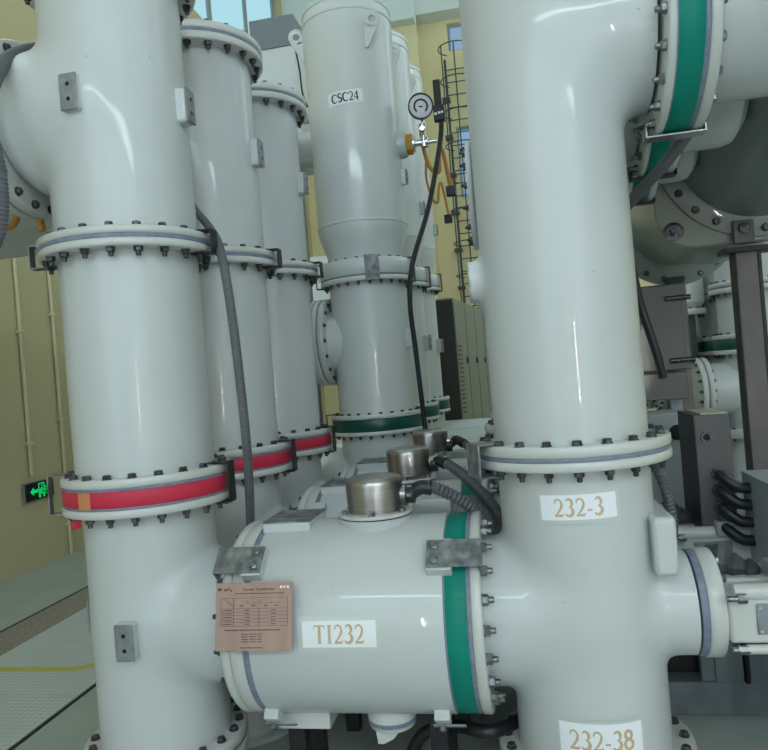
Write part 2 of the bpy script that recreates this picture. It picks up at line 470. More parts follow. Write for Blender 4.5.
for h in LW: window(wn, 'x', UL-.15, *h, SKYP if h[0] > 9 else SKYL, 3 if h[0] > 9 else 4, 1, .16); wn += 1
for h in RW: window(wn, 'x', UR+.15, *h, SIDEB if h[0] < 3 else FARB, 6, 2); wn += 1
for i, h in enumerate(EW): window(wn, 'y', VE+.15, *h, FROST, 3); wn += 1
for h in BW: window(wn, 'y', VB-.15, *h, SLIT if h[2] == 1.0 else STRIP if h[2] > 5 else SKYB, 1 if h[2] == 1.0 else 3, 4 if h[2] < 1 else 1, .03 if h[2] >= 1 else .06); wn += 1
struct(MB().box2((UL-.3,VB-.3,ZC),(UR+.3,VE+.3,ZC+.2)).build('ceiling', CONC, flat=True))
# deep pale beam along the far end and a column in the far left corner
struct(MB().box2((UL,VE-.5,10.0),(UR,VE-.001,ZC-.001)).box2((UL, VE-1.0, 9.7),(-1.62,VE-.5,ZC-.001)).build('trim_1', CONC, bevel=.01))
struct(MB().box2((-2.6,VE-.7,0),(-1.62,VE-.001,9.7)).build('trim_2', WALLY, bevel=.01))
f = struct(MB().box2((UL-.3,VB-.3,-.2),(UR+.3,VE+.3,0)).build('floor', FLOORM, flat=True))
# cable-trench covers let into the floor
tr = struct(empty('trim_3', (-3.0, 3, 0)))
MB().box2((-.72,-5.8,.0),(-.38,12,.003)).build('gritty_strip', GRIT, tr)
for k in range(9):
    a = -5.12+k*1.84
    MB().box2((-.38,a+.004,.0),(.54,a+1.836,.006)).build('cover_plate', CHECK, tr, .001)
MB().box2((-.745,-5.8,0),(-.72,12,.004)).box2((.545,-5.8,0),(.565,12,.004)).build('edge_joint', JOINT, tr)
b = MB().box2((-.38,.70,.0065),(.25,.76,.0085))
n = 8
for k in range(n):
    a0, a1 = PI/2*k/n, PI/2*(k+1)/n
    q = lambda a, r: (.25+r*math.sin(a), .88-r*math.cos(a))
    b.poly([q(a0,.12), q(a0,.18), q(a1,.18), q(a1,.12)][::-1], .0065, .0085)
b.box2((.37,.88,.0065),(.43,9,.0085)); b.build('yellow_line', YELLOW, tr, flat=True)

# vertical conduits and the exit sign on the left wall
def wp(v, z, d=.02): return (UL+d, v, z)
for i, (v0, z0, z1, lb) in enumerate(((6.09, .90, 5.0, 'beige wall conduit running down to the green exit sign'), (6.60, .0, 5.0, 'beige wall conduit reaching the floor beside the exit sign'))):
    t = empty('wall_conduit', (UL, v0, 0)); tag(t, lb, 'conduit', 'wall conduits')
    MB().cyl((.022,0,z0),(.022,0,z1),.018,16).build('pipe', BEIGEPIPE, t)
    for k in range(4):
        MB().box2((.0,-.04,z0+.3+k*1.1),(.045,.04,z0+.33+k*1.1)).build('clip', BEIGEPIPE, t, .003)
es = empty('exit_sign', (UL+.01, 6.17, .745)); tag(es, 'small black exit sign glowing green with a running figure', 'exit sign')
MB().box2((0,-.20,-.085),(.035,.20,.085)).build('housing', EXITB, es, .004)
MB().box2((-.002,-.205,-.09),(.02,.205,-.085)).box2((-.002,-.205,.085),(.02,.205,.09)).box2((-.002,-.21,-.09),(.02,-.2,.09)).build('sign_frame', PADM, es)
gl = MB()
Mx = Matrix(((0,0,1,.035),(1,0,0,0),(0,1,0,0),(0,0,0,1)))    # sign plane: x->v, y->z
gl.poly([(-.15,0),(-.10,.04),(-.10,.015),(-.04,.015),(-.04,-.015),(-.10,-.015),(-.10,-.04)], 0, .0015, Mx)
for a in (((-.03,-.065),(-.018,.07)),((-.03,.06),(.06,.07)),((.05,-.065),(.06,.07)),((-.03,-.07),(-.0,-.06)),((.03,-.07),(.06,-.06))):
    gl.poly([a[0],(a[1][0],a[0][1]),a[1],(a[0][0],a[1][1])], 0, .0015, Mx)
for st in ([(.018,.022,.011),(.006,-.018,.010),(-.010,-.035,.006),(-.006,-.058,.006)], [(.006,-.018,.008),(.028,-.032,.007),(.045,-.05,.006)], [(.016,.016,.006),(-.005,.0,.005),(-.012,.012,.004)], [(.018,.018,.006),(.036,.006,.005),(.04,-.01,.004)]):
    for i in range(len(st)-1):
        (x0,y0,w0),(x1,y1,w1) = st[i], st[i+1]; l = math.hypot(x1-x0,y1-y0); nx, ny = -(y1-y0)/l, (x1-x0)/l
        gl.poly([(x0+nx*w0,y0+ny*w0),(x1+nx*w1,y1+ny*w1),(x1-nx*w1,y1-ny*w1),(x0-nx*w0,y0-ny*w0)], 0, .0016, Mx)
gl.poly([(.026+.010*math.cos(a*PI/6), .042+.010*math.sin(a*PI/6)) for a in range(12)], 0, .0015, Mx)
for x in (.08,.12,.155):
    gl.poly([(x-.012,.022),(x+.012,.022),(x+.012,.028),(x-.012,.028)],0,.0015,Mx); gl.poly([(x-.003,-.02),(x+.003,-.02),(x+.003,.035),(x-.003,.035)],0,.0015,Mx)
    gl.poly([(x-.012,-.012),(x+.012,-.006),(x+.012,0),(x-.012,-.006)],0,.0015,Mx); gl.poly([(x-.01,-.045),(x+.01,-.045),(x+.01,-.038),(x-.01,-.038)],0,.0015,Mx)
gl.build('lit_symbols', EXITG, es, flat=True)

# ====================================================== FRONT ROW: LEFT COLUMNS
AU, RUX, V0, DV, ZT, ZU = -1.387, .161, 2.41, .74, .775, 2.64
RISE = (0, .05, .095)
def left_column(row):
    t = empty('gas_insulated_column', (AU+.006, V0+DV*row, 0)); dz = RISE[row]; ZU = 2.64+dz
    def f(X, Y, Z):
        R = np.where(Z > 2.12, .2535, np.where(Z > 1.26, .248, .234))
        d = np.sqrt(X*X+Y*Y)-R
        e = np.sqrt(np.minimum(X-.02,0)**2+Y*Y+(Z-ZT)**2)-.232
        rr = np.sqrt(Y*Y+(Z-ZU)**2)
        q = np.sqrt(np.maximum(np.abs(X+.12)-.14,0)**2+np.maximum(rr-.20,0)**2)-.072
        g_ = np.sqrt(np.maximum(X+.12,0)**2+Y*Y+(Z-ZU)**2)-.235
        return smin(smin(d, e, .045), smin(q, g_, .01), .05)
    sdf_build(f, (-.345,-.30,.27), (.395,.30,3.15+dz), .016, 'pipe_body', CREAM, t)
    MB().lathe([(.2,0),(.25,0),(.25,.02),(.225,.03),(.225,.256)], None, 48).build('foot', CREAM, t)
    flange(t, (0,0,0), 'z', [(3.105+dz*.5,3.14+dz*.5,'f'),(3.14+dz*.5,3.153+dz*.5,'b'),(3.153+dz*.5,3.188+dz*.5,'f')], .0, .318, 20)
    flange(t, (0,0,0), 'z', [(2.103+dz,2.130+dz,'f'),(2.130+dz,2.145+dz,'b'),(2.145+dz,2.172+dz,'f')], .23, .312, 20)
    flange(t, (.007,0,0), 'z', [(1.194,1.222,'f'),(1.222,1.231,'b'),(1.231,1.286,'r'),(1.286,1.296,'b'),(1.296,1.325,'f')], .22, .303, 20)
    flange(t, (0,0,0), 'z', [(.255,.293,'f'),(.293,.306,'b'),(.306,.345,'f')], .2, .292, 20)
    # left branch: flange and onward bus pipe
    flange(t, (-.345,0,ZU), 'x', [(-.09,-.05,'f'),(-.05,-.04,'b'),(-.04,0,'f')], .2, .325, 20, a0=.157)
    MB().lathe([(.21,-3.34),(.21,-.435)], T(0,0,ZU) @ frame('x'), 64).build('bus_pipe', CREAM, t)
    pad(t, (0,0), -PI/2-.02, .25, 2.63+dz); pad(t, (0,0), 0, .25, 2.64+dz); pad(t, (0,0), -PI/2+.09, .238, .775); pad(t, (0,0), -PI, .232, .78)
    for a in (PI, 0):
        if a == 0: u_strap(t, (0,0,0), a+.0, .312, 2.103+dz, 2.172+dz, BLACKM, .06, .03); u_strap(t, (0,0,0), a+.0, .309, 1.194, 1.325, BLACKM, .06, .025)
        else: u_strap(t, (0,0,0), a+.25, .312, 2.103+dz, 2.172+dz, GALV, .05, .045); u_strap(t, (0,0,0), a+.3, .309, 1.194, 1.325, GALV, .04, .045)
    return t
def right_column(row):
    t = empty('gas_insulated_column', (RUX, V0+DV*row, 0)); dz = RISE[row]; ZU = 2.64+dz; du = (0,.075,.13)[row]
    def f(X, Y, Z):
        d = np.sqrt(X*X+Y*Y)-np.where(Z > 1.3, .248, .246)
        e = np.sqrt(np.maximum(X+.02,0)**2+Y*Y+(Z-ZT)**2)-.2445
        s = np.sqrt(np.minimum(X-.10,0)**2+Y*Y+(Z-.785)**2)-.163
        g_ = np.sqrt(np.minimum(X-.12,0)**2+Y*Y+(Z-ZU)**2)-.255
        p = np.sqrt(np.maximum(X+.15,0)**2+Y*Y+(Z-1.89)**2)-.07
        p = np.maximum(p, -X-.29)
        q = smin(d, e, .045); q = smin(q, s, .04); q = smin(q, g_, .08)
        return smin(q, p, .035)
    sdf_build(f, (-.335,-.30,.27), (.345+du,.30,4.2), .016, 'pipe_body', CREAM, t)
    MB().lathe([(.2,0),(.25,0),(.25,.02),(.225,.03),(.225,.256)], None, 48).build('foot', CREAM, t)
    flange(t, (0,0,0), 'z', [(1.270,1.299,'f'),(1.299,1.313,'b'),(1.313,1.346,'f')], .23, .314, 20)
    flange(t, (0,0,0), 'z', [(.255,.293,'f'),(.293,.306,'b'),(.306,.345,'f')], .23, .315, 20)
    # upper right branch, green banded flange and the pipe beyond
    flange(t, (.342+du,0,ZU), 'x', [(0,.024,'f'),(.024,.028,'b'),(.028,.099,'g'),(.099,.114,'b'),(.114,.146,'f')], .2, .337, 20, 1.0, BOLTL, .157+.07)
    MB().lathe([(.25,.48+du),(.25,.76),(.24,.80),(.2,.83)], T(0,0,ZU) @ frame('x'), 64).build('branch_pipe', CREAM, t)
    # lower right port with a blank end
    ring(t, 'sealing_ring', (0,0,.785), 'x', .1, .166, .335, .357, RINGB, .001, 'blue-grey sealing ring')
    ring(t, 'flange', (0,0,.785), 'x', 0.001, .170, .357, .408, CREAM2)
    bolts(t, (.408,0,.785), 'x', .145, 12, .004, .9, BOLTL, .26)
    MB().box2((.205,-.20,.925),(.275,.10,1.105)).build('junction_cover', CREAM, t, .014)
    # galvanised link plate on the left edge of the waist flange
    if row == 0:
        M = Matrix.Rotation(PI+.45, 4, 'Z')
        o = MB().box2((.27,-.05,1.350),(.352,.05,1.356)).box2((.346,-.05,1.245),(.353,.05,1.356)).box2((.29,-.05,1.245),(.353,.05,1.251)).build('link_plate', GALV, t, .002); o.matrix_local = M; o['label'] = 'weathered galvanised plate'
    u = MB().box2((.318+du,-.03,-.350),(.492+du,.03,-.344)).box2((.312+du,-.03,-.350),(.318+du,.03,-.31)).box2((.492+du,-.03,-.350),(.497+du,.03,-.325)).build('bridging_strap', CHROME if row == 0 else BLACKM, t, .001); u.location = (0,0,ZU)
    return t
def tank():
    """horizontal current transformer, axis along x, empty at floor level"""
    t = empty('current_transformer', (-.6, V0, 0)); z = ZT; ax = T(0,0,z) @ frame('x'); R = .328
    o = lambda u: u+.6
    ring(t, 'flange', (0,0,z), 'x', .2, R, o(-1.0), o(-.962), CREAM2, .012)
    ring(t, 'flange', (0,0,z), 'x', .2, R, o(-.962), o(-.918), CREAM2, .004)
    ring(t, 'sealing_ring', (0,0,z), 'x', .2, R-.002, o(-.918), o(-.897), RINGB, .001, 'blue-grey sealing ring')
    MB().lathe([(.2,o(-.897)),(R-.002,o(-.897)),(R,o(-.893)),(R,o(-.275)),(R-.002,o(-.272)),(.2,o(-.272))], ax, 128).build('tank_shell', CREAM, t, angle=50)
    ring(t, 'sealing_ring', (0,0,z), 'x', .2, R-.002, o(-.272), o(-.266), RINGB, .001, 'blue-grey sealing ring')
    ring(t, 'phase_band', (0,0,z), 'x', .2, R-.002, o(-.266), o(-.201), GREEN, .001, 'green band')
    ring(t, 'sealing_ring', (0,0,z), 'x', .2, R-.002, o(-.201), o(-.188), RINGB, .001, 'blue-grey sealing ring')
    ring(t, 'flange', (0,0,z), 'x', .2, R, o(-.188), o(-.156), CREAM2)
    bolts(t, (o(-.158),0,z), '-x', .285, 20, .005, 1.15, BOLTL, .1)
    bolts(t, (o(-.998),0,z), 'x', .285, 16, .005, 1.0, BOLT, .1)
    # neck, stainless terminal dome and its side gland
    x = o(-.52)
    MB().lathe([(.125,z+.26),(.125,z+.322),(.128,z+.33),(.128,z+.338)], T(x,0,0), 64).build('neck', CREAM, t)
    MB().lathe([(.122,z+.338),(.122,z+.343)], T(x,0,0), 64).build('gasket', BLACKM, t)
    MB().lathe([(.129,z+.343),(.131,z+.346),(.131,z+.352),(.128,z+.355)], T(x,0,0), 64).build('neck_flange', CREAM2, t)
    bolts(t, (x,0,z+.345), 'z', .115, 6, .02, .75, BOLTL, .6)
    c = MB().lathe([(.098,z+.355),(.100,z+.452),(.098,z+.464),(.090,z+.472),(.070,z+.477),(0.001,z+.479)], T(x,0,0), 64).build('terminal_dome', STEEL, t, angle=40); c['label'] = 'brushed stainless terminal dome'
    MB().cyl((x+.09,0,z+.405),(x+.125,0,z+.405),.028,24).cyl((x+.120,0,z+.405),(x+.135,0,z+.405),.036,6).build('cable_gland', STEEL, c)
    # terminal blocks on the shell
    k = MB().box2((o(-.905),-.10,z+.285),(o(-.735),.11,z+.342)).build('terminal_block', CREAM, t, .004)
    MB().box2((o(-.905),-.10,z+.342),(o(-.735),.11,z+.347)).build('block_lid', GALV, k, .001)
    MB().box2((o(-.43),.19,z+.20),(o(-.275),.30,z+.345)).build('terminal_block', CREAM, t, .005)
    # galvanised link plates at both ends
    for (u0, u1, nm) in ((-1.012,-.855,0),(-.318,-.150,1)):
        e = math.radians(46); M = T(0,0,z) @ Matrix.Rotation(-(e), 4, 'X')
        p = MB().box2((o(u0),-R-.035,-.048),(o(u1),-R-.029,.048)).build('link_plate', GALV, t, .002); p.matrix_local = M; p['label'] = 'weathered galvanised plate'
        p['end'] = nm
        xs = (u1-.025,) if nm == 0 else (u0+.025,)
        bb = MB()
        for s in (-1,1): bb.lathe([(.013,0),(.013,.008),(.009,.011)], T(o(xs[0]),-R-.034,s*.026) @ frame('-y'), 16)
        bb.build('rivet_head', BOLTL, p)
        bx = MB().box2((o(u0)+(.09 if nm==0 else 0),-R-.029,-.055),(o(u1)-(0 if nm==0 else .09),-R+.03,.055)).build('link_block', CREAM, t, .003); bx.matrix_local = M
        lg = MB().box2((o(u0)+(-.005 if nm==0 else .165),-R-.035,-.048),(o(u0)+(.0 if nm==0 else .17),-R+.02,.048)).build('link_lug', GALV, t, .001); lg.matrix_local = M
    # lower link lugs, foot pad and drain
    for u0 in (-.905,-.338):
        e = math.radians(-53); M = T(0,0,z) @ Matrix.Rotation(-e, 4, 'X')
        p = MB().box2((o(u0),-R-.03,-.025),(o(u0)+.05,-R+.02,.025)).build('link_block', CREAM, t, .003); p.matrix_local = M
        q = MB().box2((o(u0)-.01,-R-.036,-.055),(o(u0)+.095,-R-.030,-.027)).lathe([(.012,0),(.012,.014)], T(o(u0)+.02,-R-.036,-.04) @ frame('-y'), 6).build('link_plate', GALV, t, .001); q.matrix_local = M
    MB().box2((o(-.89),-.13,z-R-.03),(o(-.71),.13,z-R+.09)).build('support_pad', CREAM2, t, .004)
    x = o(-.51)
    MB().lathe([(.085,z-R-.012),(.085,z-R+.04)], T(x,-.05,0), 48).build('drain_port', CREAM2, t)
    MB().lathe([(.082,z-R-.028),(.084,z-R-.012)], T(x,-.05,0), 48).build('sealing_ring', RINGB, t)
    MB().lathe([(.078,z-R-.042),(.084,z-R-.028)], T(x,-.05,0), 48).build('drain_cover', CREAM2, t)
    MB().poly([(-.05,0),(.035,0),(.01,-.03),(-.025,-.048),(-.045,-.048)], -.004, .004, T(x,-.1,z-R-.042) @ Matrix.Rotation(PI/2,4,'X')).build('drain_fin', CREAM2, t)
    # steel legs below the shell
    for u0 in (-.85,-.35):
        for s in (-1,1):
            MB().box2((o(u0)-.03,s*.10-.03+.05,0),(o(u0)+.03,s*.10+.03+.05,z-R+.05)).build('leg', BLACKM, t, .002)
    return t
ROWS = ['front', 'middle', 'rear']
lc = [left_column(k) for k in range(3)]; rc = [right_column(k) for k in range(3)]; tk = [tank()]
for k in (1, 2):
    c = copy_tree(tk[0]); c.location.y = V0+DV*k; tk.append(c)
    for ch in [q for q in bpy.data.objects if q.parent == c]:
        if ch.name.startswith('terminal_dome'): ch.location.z += .012*k; ch.location.x += .012*k
        elif ch.name.startswith('link_plate') and ch.get('end') == 0:
            for g in [q for q in bpy.data.objects if q.parent == ch]: bpy.data.objects.remove(g)
            bpy.data.objects.remove(ch)
for k in range(3):
    tag(lc[k], ['tall cream pipe column nearest the wall, red band below eye level, exit sign beside it',
                'cream pipe column with red band, standing second from left behind the nearest one',
                'cream pipe column with red band, third back in the left row beside the CSC24 column'][k], 'pipe column', 'cream columns of the left row')
    tag(tk[k], ['large horizontal cream tank labelled TI232 with copper nameplate and steel dome',
                'cream horizontal tank with steel dome, middle one behind the TI232 tank',
                'cream horizontal tank with the smallest looking steel dome, farthest of three'][k], 'transformer tank', 'horizontal cream tanks between the columns')
    tag(rc[k], ['large white pipe column at right labelled 232-3 with green banded upper branch',
                'cream column behind the 232-3 column, green branch flange showing second at upper right',
                'cream column hidden behind the 232-3 column, lowest looking of the green branch flanges'][k], 'pipe column', 'cream columns of the right row')
# orange marker on the red band of the nearest column, and a red cap under it
b = MB(); fn = col_wrap(.007,0,.3005,-PI/2-.27,1.258)
wrapped(lc[0], 'tape_patch', strips(.056,.058,5), ORANGE_T, fn, .0005, 'orange tape patch')
o = MB().box2((.285,-.012,1.165),(.31,.012,1.19)).build('red_cap', RED, lc[0], .003); o.matrix_local = Matrix.Rotation(-2.0, 4, 'Z'); o['label'] = 'small red plastic cap on a bolt end'
# a blank side cover with ring facing left on the second right-hand column
flange(rc[1], (-.245,0,2.36), 'x', [(-.05,-.028,'e'),(-.028,-.02,'b'),(-.02,.0,'f')], .0, .235, 14, .8)
MB().lathe([(.17,-.23),(.17,.0)], T(0,0,2.36) @ frame('x'), 48).build('side_port', CREAM, rc[1])

# labels on the front pieces (children of what they are stuck on)
fnT = tank_wrap(.0,0,ZT,.328,math.radians(7)); o_ = lambda s: s
def fn1(s,t,off): return fnT(s+.6-.598, t, off)
sticker(tk[0], 'TI232', fn1, .236, .080, .056, GOLD, .014)
sticker(rc[0], '232-3', col_wrap(0,0,.25,-PI/2-.03,1.158,.015), .228, .076, .054, GOLD, .012)
sticker(rc[0], '232-38', col_wrap(0,0,.25,-PI/2+.02,.455,.0), .25, .10, .058, GOLD)

# copper nameplate of the front tank
e = math.radians(14)
np_ = empty('x', (0,0,0)); bpy.data.objects.remove(np_)
Mnp = T(-.863+.6, -.345, .881) @ Matrix.Rotation(.0, 4, 'Y') @ Matrix.Rotation(PI/2-e, 4, 'X')
pl = MB().box((0,0,0),(.252,.204,.004)).build('nameplate', COPPER, tk[0], .001); pl.matrix_local = Mnp; pl['label'] = 'copper coloured nameplate with printed table'
def nplines():
    b = MB(); z0, z1 = .002, .0026
    def ln(x0,y0,x1,y1,w=.0008):
        if abs(x1-x0) > abs(y1-y0): b.box2((x0,y0-w/2,z0),(x1,y0+w/2,z1))
        else: b.box2((x0-w/2,y0,z0),(x0+w/2,y1,z1))
    L, R_, T_, B_ = -.108, .112, .056, -.028
    for y in (T_, .024, .014, .004, -.007, -.017, B_): ln(L, y, R_, y)
    ln(L,B_,L,T_); ln(R_,B_,R_,T_); ln(-.066,B_,-.066,T_); ln(.018,B_,.018,.024)
    ln(-.03, .04, .09, .04, .0006)
    for x in (-.02,.02,.06): ln(x,.04,x,.05,.0006)
    for i in range(9):
        x = -.10+i*.0042; b.box2((x,.052-i*.0028,z0),(x+.0042,.0535-i*.0028,z1))
    # rows of fine print
    rnd = random.Random(3)
    def fine(x0,x1,y,h):
        x = x0
        while x < x1:
            w = rnd.uniform(.002,.006); b.box2((x,y-h/2,z0),(min(x+w,x1),y+h/2,z1)); x += w+.0014
    fine(-.062,.10,.069,.0026); fine(-.095,.088,-.040,.0030); fine(-.042,.032,-.092,.0026)
    for y in (.019,.009,-.0015,-.012,-.0225):
        fine(-.104,-.072,y,.0026); fine(-.028,-.012,y,.0026); fine(.058,.074,y,.0026)
    for y in (-.052,-.0595,-.067,-.0745):
        fine(-.038,-.018,y,.0024); fine(-.012,.010,y,.0024); fine(.014,.028,y,.0024)
    for x in (-.045,-.005,.035,.07): fine(x,x+.012,.0325,.003)
    # maker's mark, black strokes
    b.box2((-.118,.078,z0),(-.112,.088,z1)).box2((-.110,.080,z0),(-.106,.086,z1)).box2((-.078,.077,z0),(-.072,.081,z1)).box2((-.098,.078,z0),(-.092,.084,z1))
    b.build('print', INK, pl, flat=True)
    MB().poly([(-.090,.077),(-.086,.077),(-.080,.089),(-.084,.089)],z0,z1).poly([(-.092,.082),(-.078,.085),(-.078,.087),(-.092,.085)],z0,z1+.0001).build('maker_mark', INKRED, pl, flat=True)
    MB().box2((.088,.083,z0),(.094,.091,z1)).box2((.097,.085,z0),(.104,.0895,z1)).box2((.106,.086,z0),(.108,.092,z1)).box2((.111,.083,z0),(.117,.090,z1)).build('pen_mark', WHITE, pl, flat=True)
    cu = bpy.data.curves.new('t', 'FONT'); cu.body = 'Current Transformers'; cu.size = .0116; cu.align_x = 'CENTER'; cu.offset = .0002
    to = bpy.data.objects.new('t', cu); col.objects.link(to)
    dg = bpy.context.evaluated_depsgraph_get(); me = bpy.data.meshes.new_from_object(to.evaluated_get(dg)); bpy.data.objects.remove(to)
    me.materials.clear(); me.materials.append(INK)
    o = bpy.data.objects.new('title_lettering', me); col.objects.link(o); o.parent = pl; o.location = (.018,.078,.0026)
nplines()

# hoses from the three domes
for k in range(3):
    y = V0+DV*k; z = ZT+.405; x0 = -.52+.13
    # (each dives behind the green banded flange of its own tank)
    P = [[(-.395,2.41,1.18),(-.355,2.41,1.20),(-.297,2.42,1.191),(-.217,2.45,1.138),(-.150,2.5,1.065),(-.115,2.56,.99)],
         [(-.395,3.15,1.18),(-.376,3.14,1.195),(-.314,3.08,1.178),(-.222,2.95,1.125),(-.139,2.81,1.06),(-.098,2.71,1.0),(-.106,2.63,.957)],
         [(-.395,3.89,1.18),(-.349,3.87,1.21),(-.286,3.8,1.182),(-.222,3.6,1.12),(-.175,3.48,1.055),(-.138,3.4,.985)]][k]
    t = empty('conduit_hose', (0,0,0)); tag(t, ['grey corrugated hose from the nearest steel dome, black sleeve', 'grey corrugated hose arching down from the middle steel dome', 'grey corrugated hose leaving the farthest steel dome'][k], 'hose', 'hoses from the steel domes')
    MB().tube(P, .0235, 16, 12, (.016,.006) if k == 0 else (.021,.008)).build('corrugated_sleeve', HOSEG, t)
    MB().tube([P[0],P[1],tuple(Vector(P[1]).lerp(Vector(P[2]), .65))], .025, 20, 8).lathe([(.034,-.012),(.034,.018)], T(*P[0]) @ frame('x'), 20).build('heat_shrink_sleeve', HOSEB, t)

# =========================================================== CSC24 COLUMNS
DU, DVV = -.905, 4.51
def csc_column(row):
    t = empty('gas_tank_column', (DU, DVV+.9*row, 0)); dz = .06*row; dt = (0,.2,.33)[row]
    MB().lathe([(.25,.3),(.25,1.24)], None, 96).build('lower_pipe', GREY, t)
    MB().lathe([(.25,1.3),(.25,2.22+dz)], None, 96).build('middle_pipe', GREY, t)
    MB().lathe([(r, z+dz) for r, z in [(.238,2.30),(.240,2.36),(.256,2.42),(.284,2.50),(.292,2.545),(.292,2.56),(.297,2.563),(.297,2.574),(.292,2.577)]]+[(r, z+dt) for r, z in [(.292,3.87),(.297,3.875),(.297,3.892),(.290,3.897),(.286,3.94),(.291,3.945),(.291,3.965),(.27,3.985),(.001,3.99)]], None, 96).build('upper_tank', GREY, t, angle=25)
    flange(t, (0,0,0), 'z', [(2.193+dz,2.222+dz,'e'),(2.222+dz,2.232+dz,'b'),(2.232+dz,2.334+dz,'e')], .2, .305, 24, .75)
    flange(t, (0,0,0), 'z', [(1.232,1.257,'e'),(1.257,1.335,'d'),(1.335,1.363,'e')], .2, .305, 24, .75)
    flange(t, (0,0,0), 'z', [(.3,.34,'e')], .2, .305, 12, .8)
    MB().lathe([(.24,0),(.24,.3)], None, 40).build('foot', GREY, t)
    # lifting eyes
    for a in (-PI+.15, -PI/4-.1):
        M = Matrix.Translation((0,0,dt+(.07 if a < -2 else .0))) @ Matrix.Rotation(a, 4, 'Z')
        if a > -2: M = M @ T(.33,0,0) @ Matrix.Rotation(1.0, 4, 'Z') @ T(-.33,0,0)
        n = 14; out = [(.28,3.66),(.34,3.72)]+[(.345+.045*math.cos(q), 3.80+.055*math.sin(q)) for q in [(-.4+i*(PI+.4)/10) for i in range(11)]]+[(.28,3.80)]
        fr = Matrix(((1,0,0,0),(0,0,1,0),(0,1,0,0),(0,0,0,1)))
        eb = MB()
        # ring-shaped eye with a tapering tail welded to the wall
        eb.lathe([(.022,-.009),(.052,-.009),(.052,.009),(.022,.009)], T(.335,0,3.79) @ frame('y'), 28, closed=True)
        eb.poly([(.285,3.76),(.285,3.62),(.30,3.62),(.375,3.755),(.34,3.745),(.315,3.76)], -.009, .009, fr)
        o = eb.build('lifting_eye', GREY, t); o.matrix_local = M
    # left hand port with ringed cover
    flange(t, (0,0,1.845), 'x', [(-.365,-.33,'f'),(-.33,-.30,'e'),(-.30,-.292,'b'),(-.292,-.255,'f')], .0, .285, 16, .8)
    MB().lathe([(.2,-.26),(.2,.0)], T(0,0,1.845) @ frame('x'), 48).build('side_port', GREY, t)
    if row == 0: MB().lathe([(.115,-.70),(.115,-.2)], T(0,0,3.135) @ frame('x'), 40).build('side_pipe', CREAM, t)
    if row: return t_finish(t, row)
    ring(t, 'flange', (0,0,3.36), 'x', .001, .085, -.46, -.42, GREY)
    MB().lathe([(.05,-.44),(.05,-.2)], T(0,0,3.36) @ frame('x'), 24).build('side_port', GREY, t)
    return t_finish(t, 0)
